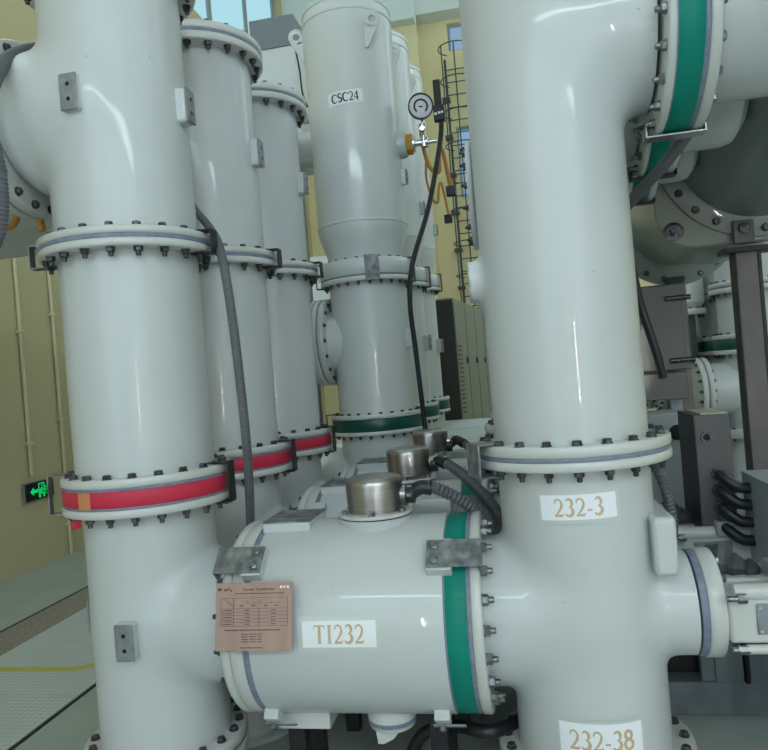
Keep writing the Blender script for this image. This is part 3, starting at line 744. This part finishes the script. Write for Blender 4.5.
def t_finish(t, row):
    dz = .06*row
    # galvanised link plate and straps on the upper flange
    for a, m in ((-PI/2+.32, GALV),):
        o = MB().box2((.302,-.045,2.188),(.312,.045,2.345)).box2((.25,-.045,2.340),(.312,.045,2.347)).build('link_plate', m, t, .002); o.matrix_local = T(0,0,dz) @ Matrix.Rotation(a, 4, 'Z'); o['label'] = 'weathered galvanised plate'
    u_strap(t, (0,0,0), -PI+.35, .305, 2.193+dz, 2.334+dz, BLACKM, .05, .03); u_strap(t, (0,0,0), -PI+.35, .305, 1.232, 1.363, BLACKM, .045, .035)
    u_strap(t, (0,0,0), -.12, .305, 2.193+dz, 2.334+dz, BLACKM, .05, .02)
    pad(t, (0,0), -.25, .25, 1.82, .05, .12, .05, GREY); pad(t, (0,0), -.1, .29, 2.86, .04, .10, .04, GREY)
    # gas pressure gauge on its valve, to the right
    z = 3.075
    if row == 2: return t
    if row:
        MB().tube([(.36,.0,z+.14),(.35,.02,z+.02),(.38,.04,z-.13),(.42,.04,z-.17),(.44,.05,z-.05),(.46,.07,z-.02),(.48,.08,z-.15),(.495,.08,z-.27)], .010, 10, 8).build('orange_tube', ORANGE, t)
        MB().box2((.46,.05,z-.33),(.52,.11,z-.27)).build('tube_clamp', BLACKM, t, .003)
        return t
    MB().lathe([(.085,.2),(.085,.30),(.078,.335),(.06,.34)], T(0,0,z) @ frame('x'), 40).build('gauge_port', CREAM, t)
    v = MB().lathe([(.070,.34),(.070,.375)], T(0,0,z) @ frame('x'), 8).build('valve_body', BRASS, t); v['label'] = 'orange valve body'
    MB().lathe([(.052,.375),(.052,.39),(.02,.392),(.02,.44),(.028,.44),(.028,.47),(.014,.47),(.014,.53)], T(0,0,z) @ frame('x'), 24).lathe([(.026,-.03),(.026,.03)], T(.45,0,z) , 20).lathe([(.012,0),(.012,.09),(.02,.09),(.02,.11),(.009,.11),(.009,.14)], T(.45,-.02,z), 16).lathe([(.016,0),(.022,.012),(.016,.03)], T(.45,-.04,z+.07) @ frame('-y'), 12).build('valve_fitting', CHROME, t)
    c = Vector((.45,-.05,z+.215)); d = Vector((.25,-1,-.1)); M = Matrix.Translation(c) @ frame(d)
    g = MB().lathe([(.02,-.06),(.072,-.05),(.080,-.02),(.082,.012),(.074,.014),(.072,.0)], M, 40).build('gas_gauge', DCAST, t); g['label'] = 'round pressure gauge, dark case and white dial'
    MB().lathe([(.001,.002),(.073,.002),(.073,.004)], M, 40).build('dial_face', WHITE, g)
    ar = MB(); n = 20
    for i in range(n):
        a0, a1 = math.radians(-50+280*i/n), math.radians(-50+280*(i+1)/n)
        ar.poly([(.036*math.cos(a0),.036*math.sin(a0)),(.047*math.cos(a0),.047*math.sin(a0)),(.047*math.cos(a1),.047*math.sin(a1)),(.036*math.cos(a1),.036*math.sin(a1))], .0045, .006, M)
    ar.box2((-.012,-.006,.0045),(.012,.002,.006),M).build('dial_scale', INK, g, flat=True)
    s = MB().box2((.53,-.08,z+.10),(.60,-.03,z+.20)).box2((.54,-.075,z+.2),(.585,-.035,z+.36)).build('density_switch', BLACKM, t, .004)
    MB().box2((.535,-.0815,z+.135),(.552,-.0802,z+.15)).box2((.558,-.0815,z+.14),(.575,-.0802,z+.155)).box2((.578,-.0815,z+.142),(.592,-.0802,z+.156)).build('white_marks', WHITE, s)
    MB().tube([(.43,.06,z+.14),(.43,.08,z+.02),(.46,.10,z-.13),(.52,.10,z-.17),(.53,.11,z-.05),(.55,.13,z-.02),(.57,.14,z-.15),(.585,.14,z-.27)], .014, 10, 8).build('orange_tube', ORANGE, t)
    MB().box2((.555,.11,z-.33),(.615,.17,z-.27)).build('tube_clamp', BLACKM, t, .003)
    # flexible black hose dropping in front
    MB().tube([(.575,-.06,z+.10),(.555,-.08,z-.05),(.46,-.15,z-.45),(.345,-.25,z-.80),(.315,-.31,z-1.05),(.325,-.30,z-1.35),(.345,-.30,z-1.85)], .0165, 14, 14, (.014,.002)).build('drop_hose', HOSEB, t)
    return t
dc = [csc_column(k) for k in range(3)]
for k in range(3):
    tag(dc[k], ['grey gas tank column labelled CSC24 with lifting eyes and a pressure gauge', 'grey gas tank column directly behind the CSC24 column, mostly hidden', 'grey gas tank column, hindmost of the three in the CSC24 line'][k], 'tank column', 'grey tank columns in the CSC24 line')
def sticker2(parent, txt, fn, w, h, th):
    p = wrapped(parent, 'label_plate', strips(w, h), WHITE, fn, .0012, 'white label reading '+txt)
    wrapped(p, 'lettering', text_poly(txt, th, .0), BLACKT, fn, .002)
sticker2(dc[0], 'CSC24', col_wrap(0,0,.292,-PI/2+.045,3.327,.05), .225, .082, .056)

# tanks crossing behind, at the foot of the grey columns
for k in range(3):
    y = DVV+.9*k+.04
    t = empty('cross_tank', (DU+.25, y, 0)); tag(t, ['pale horizontal tank at the foot of the CSC24 column', 'pale horizontal tank at the foot of the second grey column', 'pale horizontal tank at the foot of the hindmost grey column'][k], 'tank', 'horizontal tanks behind the steel domes')
    MB().lathe([(.20,-.80),(.26,-.76),(.27,-.70),(.27,1.05),(.24,1.10),(.001,1.13)], T(0,0,.87) @ frame('x'), 64).build('tank_shell', GREY, t)
    flange(t, (.55,0,.87), 'x', [(0,.03,'e'),(.03,.04,'b'),(.04,.07,'e')], .2, .30, 16, .8)
    for s in (.2,.9): MB().box2((s-.04,-.15,0),(s+.04,.15,.62)).build('support_leg', BASEST, t, .003)

# box and bus duct in the background between the columns
t = empty('high_cabinet', (-1.87, 6.15, 0)); tag(t, 'tall pale box with blue-grey top band behind the left column row', 'cabinet')
MB().box2((-.19,-.2,3.55),(.20,.3,4.56)).build('box_body', GREY, t, .005)
MB().box2((-.20,-.21,4.56),(.21,.31,4.83)).build('top_band', BANDM, t, .005)
MB().box2((-.08,0,0),(.08,.16,3.6)).build('support_post', BASEST, t, .003)
MB().tube([(.21,-.21,4.5),(.24,-.24,4.3),(.25,-.24,4.1),(.31,-.24,3.9)], .008, 8).build('cable', HOSEB, t)
t = empty('bus_duct', (-3.0, 9.5, 0)); tag(t, 'long pale horizontal duct crossing the gap left of the CSC24 column', 'duct')
MB().lathe([(.30,-1.7),(.30,1.7)], T(0,0,3.03) @ frame('x'), 48).build('duct_pipe', GREY, t)
for s in (-1.2,1.2): MB().box2((s-.06,-.06,0),(s+.06,.06,2.76)).build('support_post', BASEST, t)
t = empty('bus_duct', (-2.45, 8.4, 0)); tag(t, 'pale lower duct glimpsed beneath the long one, between the column rows', 'duct')
MB().lathe([(.5,-.9),(.5,.9)], T(0,0,2.3) @ frame('x'), 48).build('duct_pipe', GREY, t)
for s in (-.6,.6): MB().box2((s-.06,-.06,0),(s+.06,.06,1.85)).build('support_post', BASEST, t)

# caged ladder on the far wall
t = empty('caged_ladder', (-.78, VE-.25, 0)); tag(t, 'dark caged access ladder fixed to the yellow far wall', 'ladder')
for s in (-1,1):
    MB().box2((s*.27-.028,-.02,2.2),(s*.27+.028,.02,8.95)).build('rail', LADDER, t)
for k in range(22): MB().cyl((-.27,0,2.4+k*.3),(.27,0,2.4+k*.3),.013,8).build('rung', LADDER, t)
for k in range(9):
    z = 3.0+k*.755
    MB().tube([(.38*math.sin(q), -.33-.38*math.cos(q), z) for q in [-2.55+i*5.1/14 for i in range(15)]], .014, 8, 2).build('hoop', LADDER, t)
for a in (-.9,0,.9): MB().box2((.38*math.sin(a)-.015,-.34-.38*math.cos(a),3.0),(.38*math.sin(a)+.015,-.33-.38*math.cos(a),9.04)).build('cage_strip', LADDER, t)
for k in range(7): MB().box2((-.40,-.03,2.6+k*.9),(-.22,.25,2.66+k*.9)).build('wall_bracket', LADDER, t)

# row of grey control cabinets
ang = math.radians(0)
for k in range(8):
    t = empty('control_cabinet', (-.57+(.35+k*.62)*math.sin(math.radians(6.4)), 7.0+(.35+k*.62)*math.cos(math.radians(6.4)), 0), -math.radians(6.4)); 
    tag(t, 'first grey-green cabinet of the row, dark side panel toward the viewer' if k == 0 else ('second','third','fourth','fifth','sixth','seventh','last')[k-1]+' grey-green door along the far cabinet row, counted from the dark side panel', 'cabinet', 'grey control cabinets')
    MB().box2((-.65,-.30,0),(0,.30,2.32)).build('cabinet_body', CABG, t, .004)
    if k == 0: 
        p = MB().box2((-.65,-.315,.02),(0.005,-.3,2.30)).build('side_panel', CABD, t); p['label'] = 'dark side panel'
    MB().box2((0,-.29,.05),(.012,.29,2.27)).build('cabinet_door', CABG, t, .002)
    MB().box2((.012,.19,1.65),(.025,.215,1.72)).build('handle', BLACKM, t, .003)
    if k == 0:
        sl = MB()
        for q in range(16): sl.box2((.012,-.24,1.15+q*.045),(.018,-.06,1.165+q*.045))
        sl.build('vent_slats', BLACKM, t)

# ================================================================ RIGHT SIDE
TU, TZ = 1.40, 2.73
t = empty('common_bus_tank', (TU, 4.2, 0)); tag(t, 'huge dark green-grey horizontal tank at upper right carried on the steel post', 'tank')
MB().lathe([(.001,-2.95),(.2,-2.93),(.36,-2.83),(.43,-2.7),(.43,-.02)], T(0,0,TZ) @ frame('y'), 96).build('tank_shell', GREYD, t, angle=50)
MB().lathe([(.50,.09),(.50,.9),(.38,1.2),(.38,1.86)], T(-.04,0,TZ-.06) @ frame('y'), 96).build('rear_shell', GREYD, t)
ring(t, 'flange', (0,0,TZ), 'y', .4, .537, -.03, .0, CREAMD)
bolts(t, (0,-.015,TZ), '-y', .494, 24, .03, 1.35, BOLT, .015)
# rounded square end plate with thick rim
def rsq(h, r, n=10):
    out = []
    for cx, cy, a in ((h-r,h-r,0),(-h+r,h-r,PI/2),(-h+r,-h+r,PI),(h-r,-h+r,3*PI/2)):
        for k in range(n+1):
            q = a+PI/2*k/n; out.append((cx+r*math.cos(q), cy+r*math.sin(q)))
    return out
Mp = T(0,0,TZ) @ Matrix(((1,0,0,0),(0,0,-1,0),(0,1,0,0),(0,0,0,1)))
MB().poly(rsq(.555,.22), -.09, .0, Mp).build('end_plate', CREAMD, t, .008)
for sx in (-1,1):
    for sz in (-1,1):
        o = MB().lathe([(.055,0),(.055,.006),(.04,.008),(.04,.012),(.001,.012)], T(sx*.46,0,TZ+sz*.46) @ frame('-y'), 32).lathe([(.022,.012),(.022,.03)], T(sx*.46,0,TZ+sz*.46) @ frame('-y'), 6).build('corner_bolt', BOLT, t)
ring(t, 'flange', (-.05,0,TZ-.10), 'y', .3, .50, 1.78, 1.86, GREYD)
bolts(t, (-.05,1.82,TZ-.10), '-y', .455, 20, .08, 1.35, BOLT, .06)
MB().box2((-.165,-.066,TZ-.57),(-.06,-.034,TZ-.445)).build('support_bracket', BROWNST, t, .004)
MB().lathe([(.03,0),(.03,.02),(.02,.022)], T(-.112,-.066,TZ-.49) @ frame('-y'), 16).build('bracket_bolt', BOLT, t)
MB().box2((-.16,1.74,TZ-.62),(-.02,1.92,TZ-.54)).build('support_bracket', BLACKM, t, .004)
# second port with green ring near the top right edge
MB().lathe([(.20,.0),(.20,.30)], T(-.50,-2.1,TZ+.30) @ frame((-.5,-.8,.1)), 48).build('side_port', GREYD, t)

t = empty('steel_support_post', (1.322, 4.28, 0)); tag(t, 'brown-grey square steel post under the big tank at right', 'post')
MB().box2((-.055,-.045,0),(.055,.045,2.12)).build('post_web', BROWNST, t)
MB().box2((-.066,-.05,0),(-.055,.05,2.12)).box2((.055,-.05,0),(.075,.05,2.12)).build('post_flange', BLACKM, t, .002)
MB().box2((-.12,-.08,2.12),(.16,.08,2.15)).build('head_plate', BLACKM, t, .003)
t2 = empty('steel_support_post', (TU-.08, 6.02, 0)); tag(t2, 'steel post carrying the far end of the big tank, hidden behind the cabinet', 'post')
MB().box2((-.06,-.06,0),(.06,.06,2.08)).build('post_web', BROWNST, t2)

# hanging taupe cabinet behind the white column
t = empty('wall_box_cabinet', (.70, 3.99, 0)); tag(t, 'taupe two-part cabinet with hinges just right of the 232-3 column', 'cabinet')
MB().box2((-.22,-.14,1.50),(.20,.14,1.95)).build('cabinet_body', TAUPE, t, .006)
MB().box2((-.22,-.152,1.505),(.172,-.14,1.945)).build('cabinet_door', TAUPE, t, .003)
MB().box2((-.22,-.14,1.35),(.172,.14,1.492)).build('lower_box', TAUPE, t, .005)
for z in (1.872,1.552): 
    MB().cyl((.09,-.17,z),(.21,-.17,z),.013,12).box2((.1,-.165,z-.012),(.2,-.15,z+.012)).build('hinge', BOLT, t)
for s in (-.15,.13): MB().box2((s-.03,-.03,0),(s+.03,.03,1.36)).build('leg', BASEST, t, .002)
# pale drive housing under it
t = empty('drive_housing', (.66, 3.60, 0)); tag(t, 'pale grey housing below the taupe cabinet beside the white flange', 'housing')
MB().box2((-.16,-.08,.0),(.135,.14,1.31)).build('housing_body', GREYP, t, .008)
MB().lathe([(.036,0),(.036,.012),(.028,.015),(.001,.015)], T(.07,-.08,1.215) @ frame('-y'), 28).build('round_window', HOLE, t)
MB().box2((-.09,-.084,1.20),(-.02,-.08,1.26)).build('badge_plate', PADM, t)

# brown-grey terminal box with four black hoses
t = empty('terminal_box', (.735, 3.05, 0)); tag(t, 'brown-grey upright terminal box with a pale top and round hole', 'box')
MB().box2((-.045,-.05,.80),(.090,.22,1.335)).build('box_body', BROWNB, t, .004)
MB().box2((-.048,-.052,.80),(-.045,.222,1.337)).build('side_cover', BLACKM, t)
MB().box2((-.015,-.04,1.335),(.085,.21,1.34)).build('top_sheet', PALEY, t)
MB().lathe([(.014,0),(.022,.0),(.022,.008),(.014,.008)], T(-.004,-.05,1.245) @ frame('-y'), 24, closed=True).build('port_rim', BOLT, t)
MB().cyl((-.004,-.052,1.245),(-.004,-.049,1.245),.015,20).build('port_hole', HOLE, t)
MB().box2((-.04,.205,.145),(.06,.255,.95)).build('stand', BASEST, t, .002)
for i, z in enumerate((1.095,1.03,.962,.89)):
    MB().lathe([(.026,0),(.026,.02)], T(.028,-.05,z) @ frame('-y'), 8).build('cable_gland', BOLT, t)
    h = MB().tube([(.763,3.0,z),(.768,2.96,z-.003),(.79,2.94,z-.025),(.82,2.93,z-.045),(.866,2.93,z-.05)], .021, 16, 8).build('flexible_hose', HOSEB)
    tag(h, ['topmost','second from top','third from top','lowest'][i]+' of the four short black hoses beside the brown-grey box', 'hose', 'four black hoses at the terminal box')

# grey equipment box at the right edge
t = empty('equipment_box', (.857, 2.5, 0)); tag(t, 'plain grey equipment box cut by the right edge, below the post', 'box')
MB().box2((0,-.35,.62),(.6,.52,1.09)).build('box_body', GREYP, t, .004)
MB().box2((-.003,-.353,1.09),(.603,.523,1.10)).build('box_lid', GREYP, t, .003)
MB().box2((.1,-.2,0),(.4,.4,.62)).build('pedestal', BASEST, t)

# interlock mechanisms on the lower right ports
def mechanism():
    t = empty('drive_mechanism', (.570, V0, 0)); z = .785
    MB().box2((.0,-.17,z-.075),(.30,-.03,z+.07)).build('gear_housing', CREAM2, t, .01)
    MB().box2((.0,-.03,z-.10),(.26,.14,z+.08)).build('rear_housing', CREAM2, t, .01)
    MB().box2((.16,-.195,z+.07),(.34,.04,z+.125)).build('top_plate', GREYP, t, .006)
    MB().cyl((.02,-.15,z+.075),(.17,-.15,z+.075),.027,24).build('shaft_cover', CREAM2, t)
    MB().cyl((-.01,-.195,z+.07),(.045,-.195,z+.07),.009,12).cyl((.02,-.195,z+.07),(.045,-.195,z+.07),.015,6).build('shaft', BOLTL, t)
    MB().cyl((.04,-.175,z-.088),(.25,-.175,z-.088),.014,16).build('tie_rod', CREAM2, t)
    MB().cyl((.0,-.18,z-.088),(.02,-.18,z-.088),.010,12).cyl((.015,-.18,z-.088),(.045,-.18,z-.088),.014,6).build('rod_nut', BOLTL, t)
    p = MB().box2((.075,-.176,z-.045),(.22,-.17,z+.045)).build('cover_plate', PADM, t, .002); p['label'] = 'small grey cover plate with corner screws'
    for a in (.085,.21):
        for c in (-.035,.035): MB().lathe([(.006,0),(.006,.003)], T(a,-.176,z+c) @ frame('-y'), 10).build('screw', CHROME, p)
    # lumpy hand-wrapped joint above
    b = MB(); rnd = random.Random(7)
    for (x,y,zz,r) in ((.03,.05,z+.12,.055),(.075,.03,z+.105,.04),(.12,.03,z+.09,.035)):
        n = 14; prof = [(r*math.sin(PI*i/8)*rnd.uniform(.85,1.1)+.0005, -r*math.cos(PI*i/8)) for i in range(9)]
        b.lathe(prof, T(x,y,zz) @ frame((1,-.3,-.2)), 12)
    b.build('wrapped_joint', DCAST, t, flat=True)
    for (x,zz) in ((.13,z+.165),(.20,z+.165)):
        pass
    for (x, y) in ((.20,-.16),(.30,-.17)): MB().lathe([(.014,0),(.014,.012),(.008,.012),(.008,.022)], T(x,y,z+.125), 6).build('screw', BOLTL, t)
    return t
mc = [mechanism()]
for k in (1,2):
    c = copy_tree(mc[0]); c.location.y = V0+DV*k; mc.append(c)
for k in range(3): tag(mc[k], ['cream drive mechanism with chrome rods at lower right edge', 'cream drive mechanism just below the brown-grey terminal box', 'small looking cream drive mechanism left of the brown-grey terminal box'][k], 'mechanism', 'drive mechanisms on the right ports')

# steel base frame at lower right
t = empty('steel_base_beam', (1.2, 3.25, 0)); tag(t, 'blue-grey steel base beam along the floor at lower right', 'beam')
MB().box2((-.72,0,.0),(1.0,.20,.145)).build('beam_web', BASEST, t, .003)
MB().box2((-.70,.10,.145),(1.0,.14,.34)).build('recess_shade_sheet', BLACKM, t)  # black sheet stands in for the shade in the recess above the beam
MB().box2((-.45,-.01,.145),(-.335,.06,.30)).build('bracket_plate', BASEST, t, .003)
MB().box2((-.33,-.02,.145),(-.315,.08,.34)).build('stiffener', BLACKM, t)
MB().box2((-.31,-.01,.145),(.4,.06,.29)).build('bracket_plate', BASEST, t, .003)

# distant bay seen past the post
def bay_column():
    t = empty('distant_column', (0,0,0))
    MB().lathe([(.27,.3),(.27,3.4)], None, 48).build('pipe_body', CREAM, t)
    flange(t, (0,0,0), 'z', [(2.08,2.125,'f'),(2.125,2.14,'b'),(2.14,2.18,'f')], .2, .33, 20, 1.1)
    flange(t, (0,0,0), 'z', [(1.53,1.57,'f'),(1.57,1.67,'d'),(1.67,1.71,'f')], .2, .33, 20, 1.1)
    flange(t, (0,0,0), 'z', [(.78,.86,'f')], .2, .36, 20, 1.1)
    MB().lathe([(.24,-.42),(.24,0)], T(0,0,1.22) @ frame('x'), 40).build('branch_pipe', CREAM, t)
    flange(t, (-.42,0,1.22), 'x', [(-.10,-.055,'f'),(-.055,-.04,'b'),(-.04,0,'f')], .0, .30, 18, 1.0)
    MB().box2((-.33,-.3,0),(.33,.3,.3)).build('foot', BASEST, t)
    pad(t, (0,0), -PI/2-.3, .27, 2.6, .05, .12)
    return t
bc = [bay_column()]
for k in (1,2,3):
    c = copy_tree(bc[0]); bc.append(c)
for k in range(4):
    bc[k].location = (2.14-.03*k, 6.9+.70*k, 0)
    tag(bc[k], ['pale distant column partly behind the steel post, nearest of the far bay', 'pale distant column, second of the far bay right of the taupe cabinet', 'pale distant column, third of the far bay right of the taupe cabinet', 'pale distant column deepest in the far bay'][k], 'pipe column', 'distant bay columns')
t = empty('distant_flanged_pipe', (1.72, 7.4, 0)); tag(t, 'small flanged pale elbow hanging left of the distant columns', 'pipe')
MB().lathe([(.12,2.0),(.17,2.06),(.17,2.36),(.12,2.42)], None, 32).build('elbow_body', GREY, t)
flange(t, (0,0,0), 'z', [(1.94,2.0,'e')], .0, .18, 12, .9)
MB().box2((-.06,-.06,0),(.06,.06,1.94)).build('support_post', LADDER, t)
t = empty('distant_platform', (1.75, 7.9, 0)); tag(t, 'dark steel platform bar crossing low in the distant bay', 'platform')
MB().box2((-.6,-.1,1.42),(.35,.1,1.52)).build('deck', BASEST, t)
for s in (-.5,.25): MB().box2((s-.04,-.04,0),(s+.04,.04,1.42)).build('post', BASEST, t)

# loose hoses
HL = [(-1.796, 2.62, 3.078), (-1.75, 2.5, 3.005), (-1.715, 2.36, 2.925), (-1.668, 2.2, 2.818), (-1.613, 2.06, 2.682), (-1.607, 2.0, 2.553), (-1.594, 2.0, 2.454), (-1.579, 2.0, 2.372), (-1.577, 2.0, 2.274), (-1.593, 2.0, 2.179), (-1.624, 2.0, 2.118), (-1.669, 2.0, 2.068)]
OR1 = [(-2.208, 2.9, 2.507), (-2.218, 2.9, 2.462), (-2.241, 2.9, 2.436), (-2.263, 2.9, 2.43), (-2.289, 2.9, 2.428)]
OR2 = [(-1.89, 2.6, 2.415), (-1.88, 2.6, 2.372), (-1.872, 2.6, 2.309)]
HAB = [(-1.315, 2.82, 2.416), (-1.265, 2.78, 2.35), (-1.18, 2.68, 2.269), (-1.095, 2.56, 2.181), (-1.012, 2.4, 2.081), (-0.971, 2.33, 1.977), (-0.951, 2.31, 1.798), (-0.944, 2.31, 1.622), (-0.947, 2.33, 1.41), (-0.999, 2.45, 1.214), (-1.049, 2.55, 1.044)]
def hose(name, pts, r, m, label, ridge=None, cat='hose', sub=12):
    o = MB().tube(pts, r, 16, sub, ridge).build(name, m); tag(o, label, cat); return o
hose('corrugated_hose', HAB, .017, HOSEG, 'grey corrugated hose hanging between the first and second left columns', (.012,.002))
hose('corrugated_hose', HL, .024, HOSEG, 'thick grey hose curving down past the upper left edge', (.014,.003))
hose('flexible_hose', [(.47,2.85,1.98),(.50,2.88,1.80),(.55,2.90,1.60),(.57,2.92,1.50)], .017, HOSEB, 'thin black hose hanging behind the 232-3 column')
hose('corrugated_hose', [(.43,2.62,1.30),(.455,2.62,1.22),(.485,2.60,1.12),(.50,2.60,1.0),(.49,2.60,.9)], .019, HOSEG, 'dark corrugated hose dropping from the right column flange', (.014,.003))
hose('grey_hose', [(.70,2.72,2.40),(.60,2.76,2.29),(.52,2.85,2.22),(.44,2.98,2.14)], .022, HOSEG, 'smooth grey hose crossing the green flanges at upper right')
hose('black_hose', [(-.56,2.5,.02),(-.44,2.45,.30),(-.30,2.42,.36),(-.16,2.36,.38),(.0,2.7,.30)], .022, HOSEB, 'black hose looping under the TI232 tank')
hose('black_hose', [(-.36,2.62,.0),(-.37,2.6,.3),(-.36,2.62,.6)], .03, HOSEB, 'thick black hose standing under the TI232 tank', (.016,.003))
hose('orange_tube', OR1, .016, ORANGE, 'orange tube bend left of the nearest column', cat='tube')
hose('orange_tube', OR2, .016, ORANGE, 'short orange tube showing above the nearest column flange', cat='tube')

# ------------------------------------------------------------------ camera
F_PX = 700; psi = math.radians(10.6); rho = .082
right = Vector((math.cos(psi), math.sin(psi), 0)); fwd = Vector((-math.sin(psi), math.cos(psi), 0)); up = Vector((0,0,1))
ex = right*math.cos(rho)-up*math.sin(rho); ey = right*math.sin(rho)+up*math.cos(rho)
cd = bpy.data.cameras.new('camera'); cam = bpy.data.objects.new('camera', cd); col.objects.link(cam)
M = Matrix((ex, ey, -fwd)).transposed().to_4x4(); M.translation = (0,0,EYE); cam.matrix_world = M
cd.sensor_width = 36; cd.sensor_fit = 'HORIZONTAL'; cd.lens = F_PX/768*36; cd.clip_start = .02; cd.clip_end = 100
sc.camera = cam
w = bpy.data.worlds.new('world'); sc.world = w; w.use_nodes = True
w.node_tree.nodes['Background'].inputs[0].default_value = (.65,.82,1,1); w.node_tree.nodes['Background'].inputs[1].default_value = .6
sc.view_settings.view_transform = 'Standard'; sc.view_settings.look = 'None'; sc.view_settings.gamma = 1
sc.view_settings.use_curve_mapping = False
sc.view_settings.exposure = -1.25
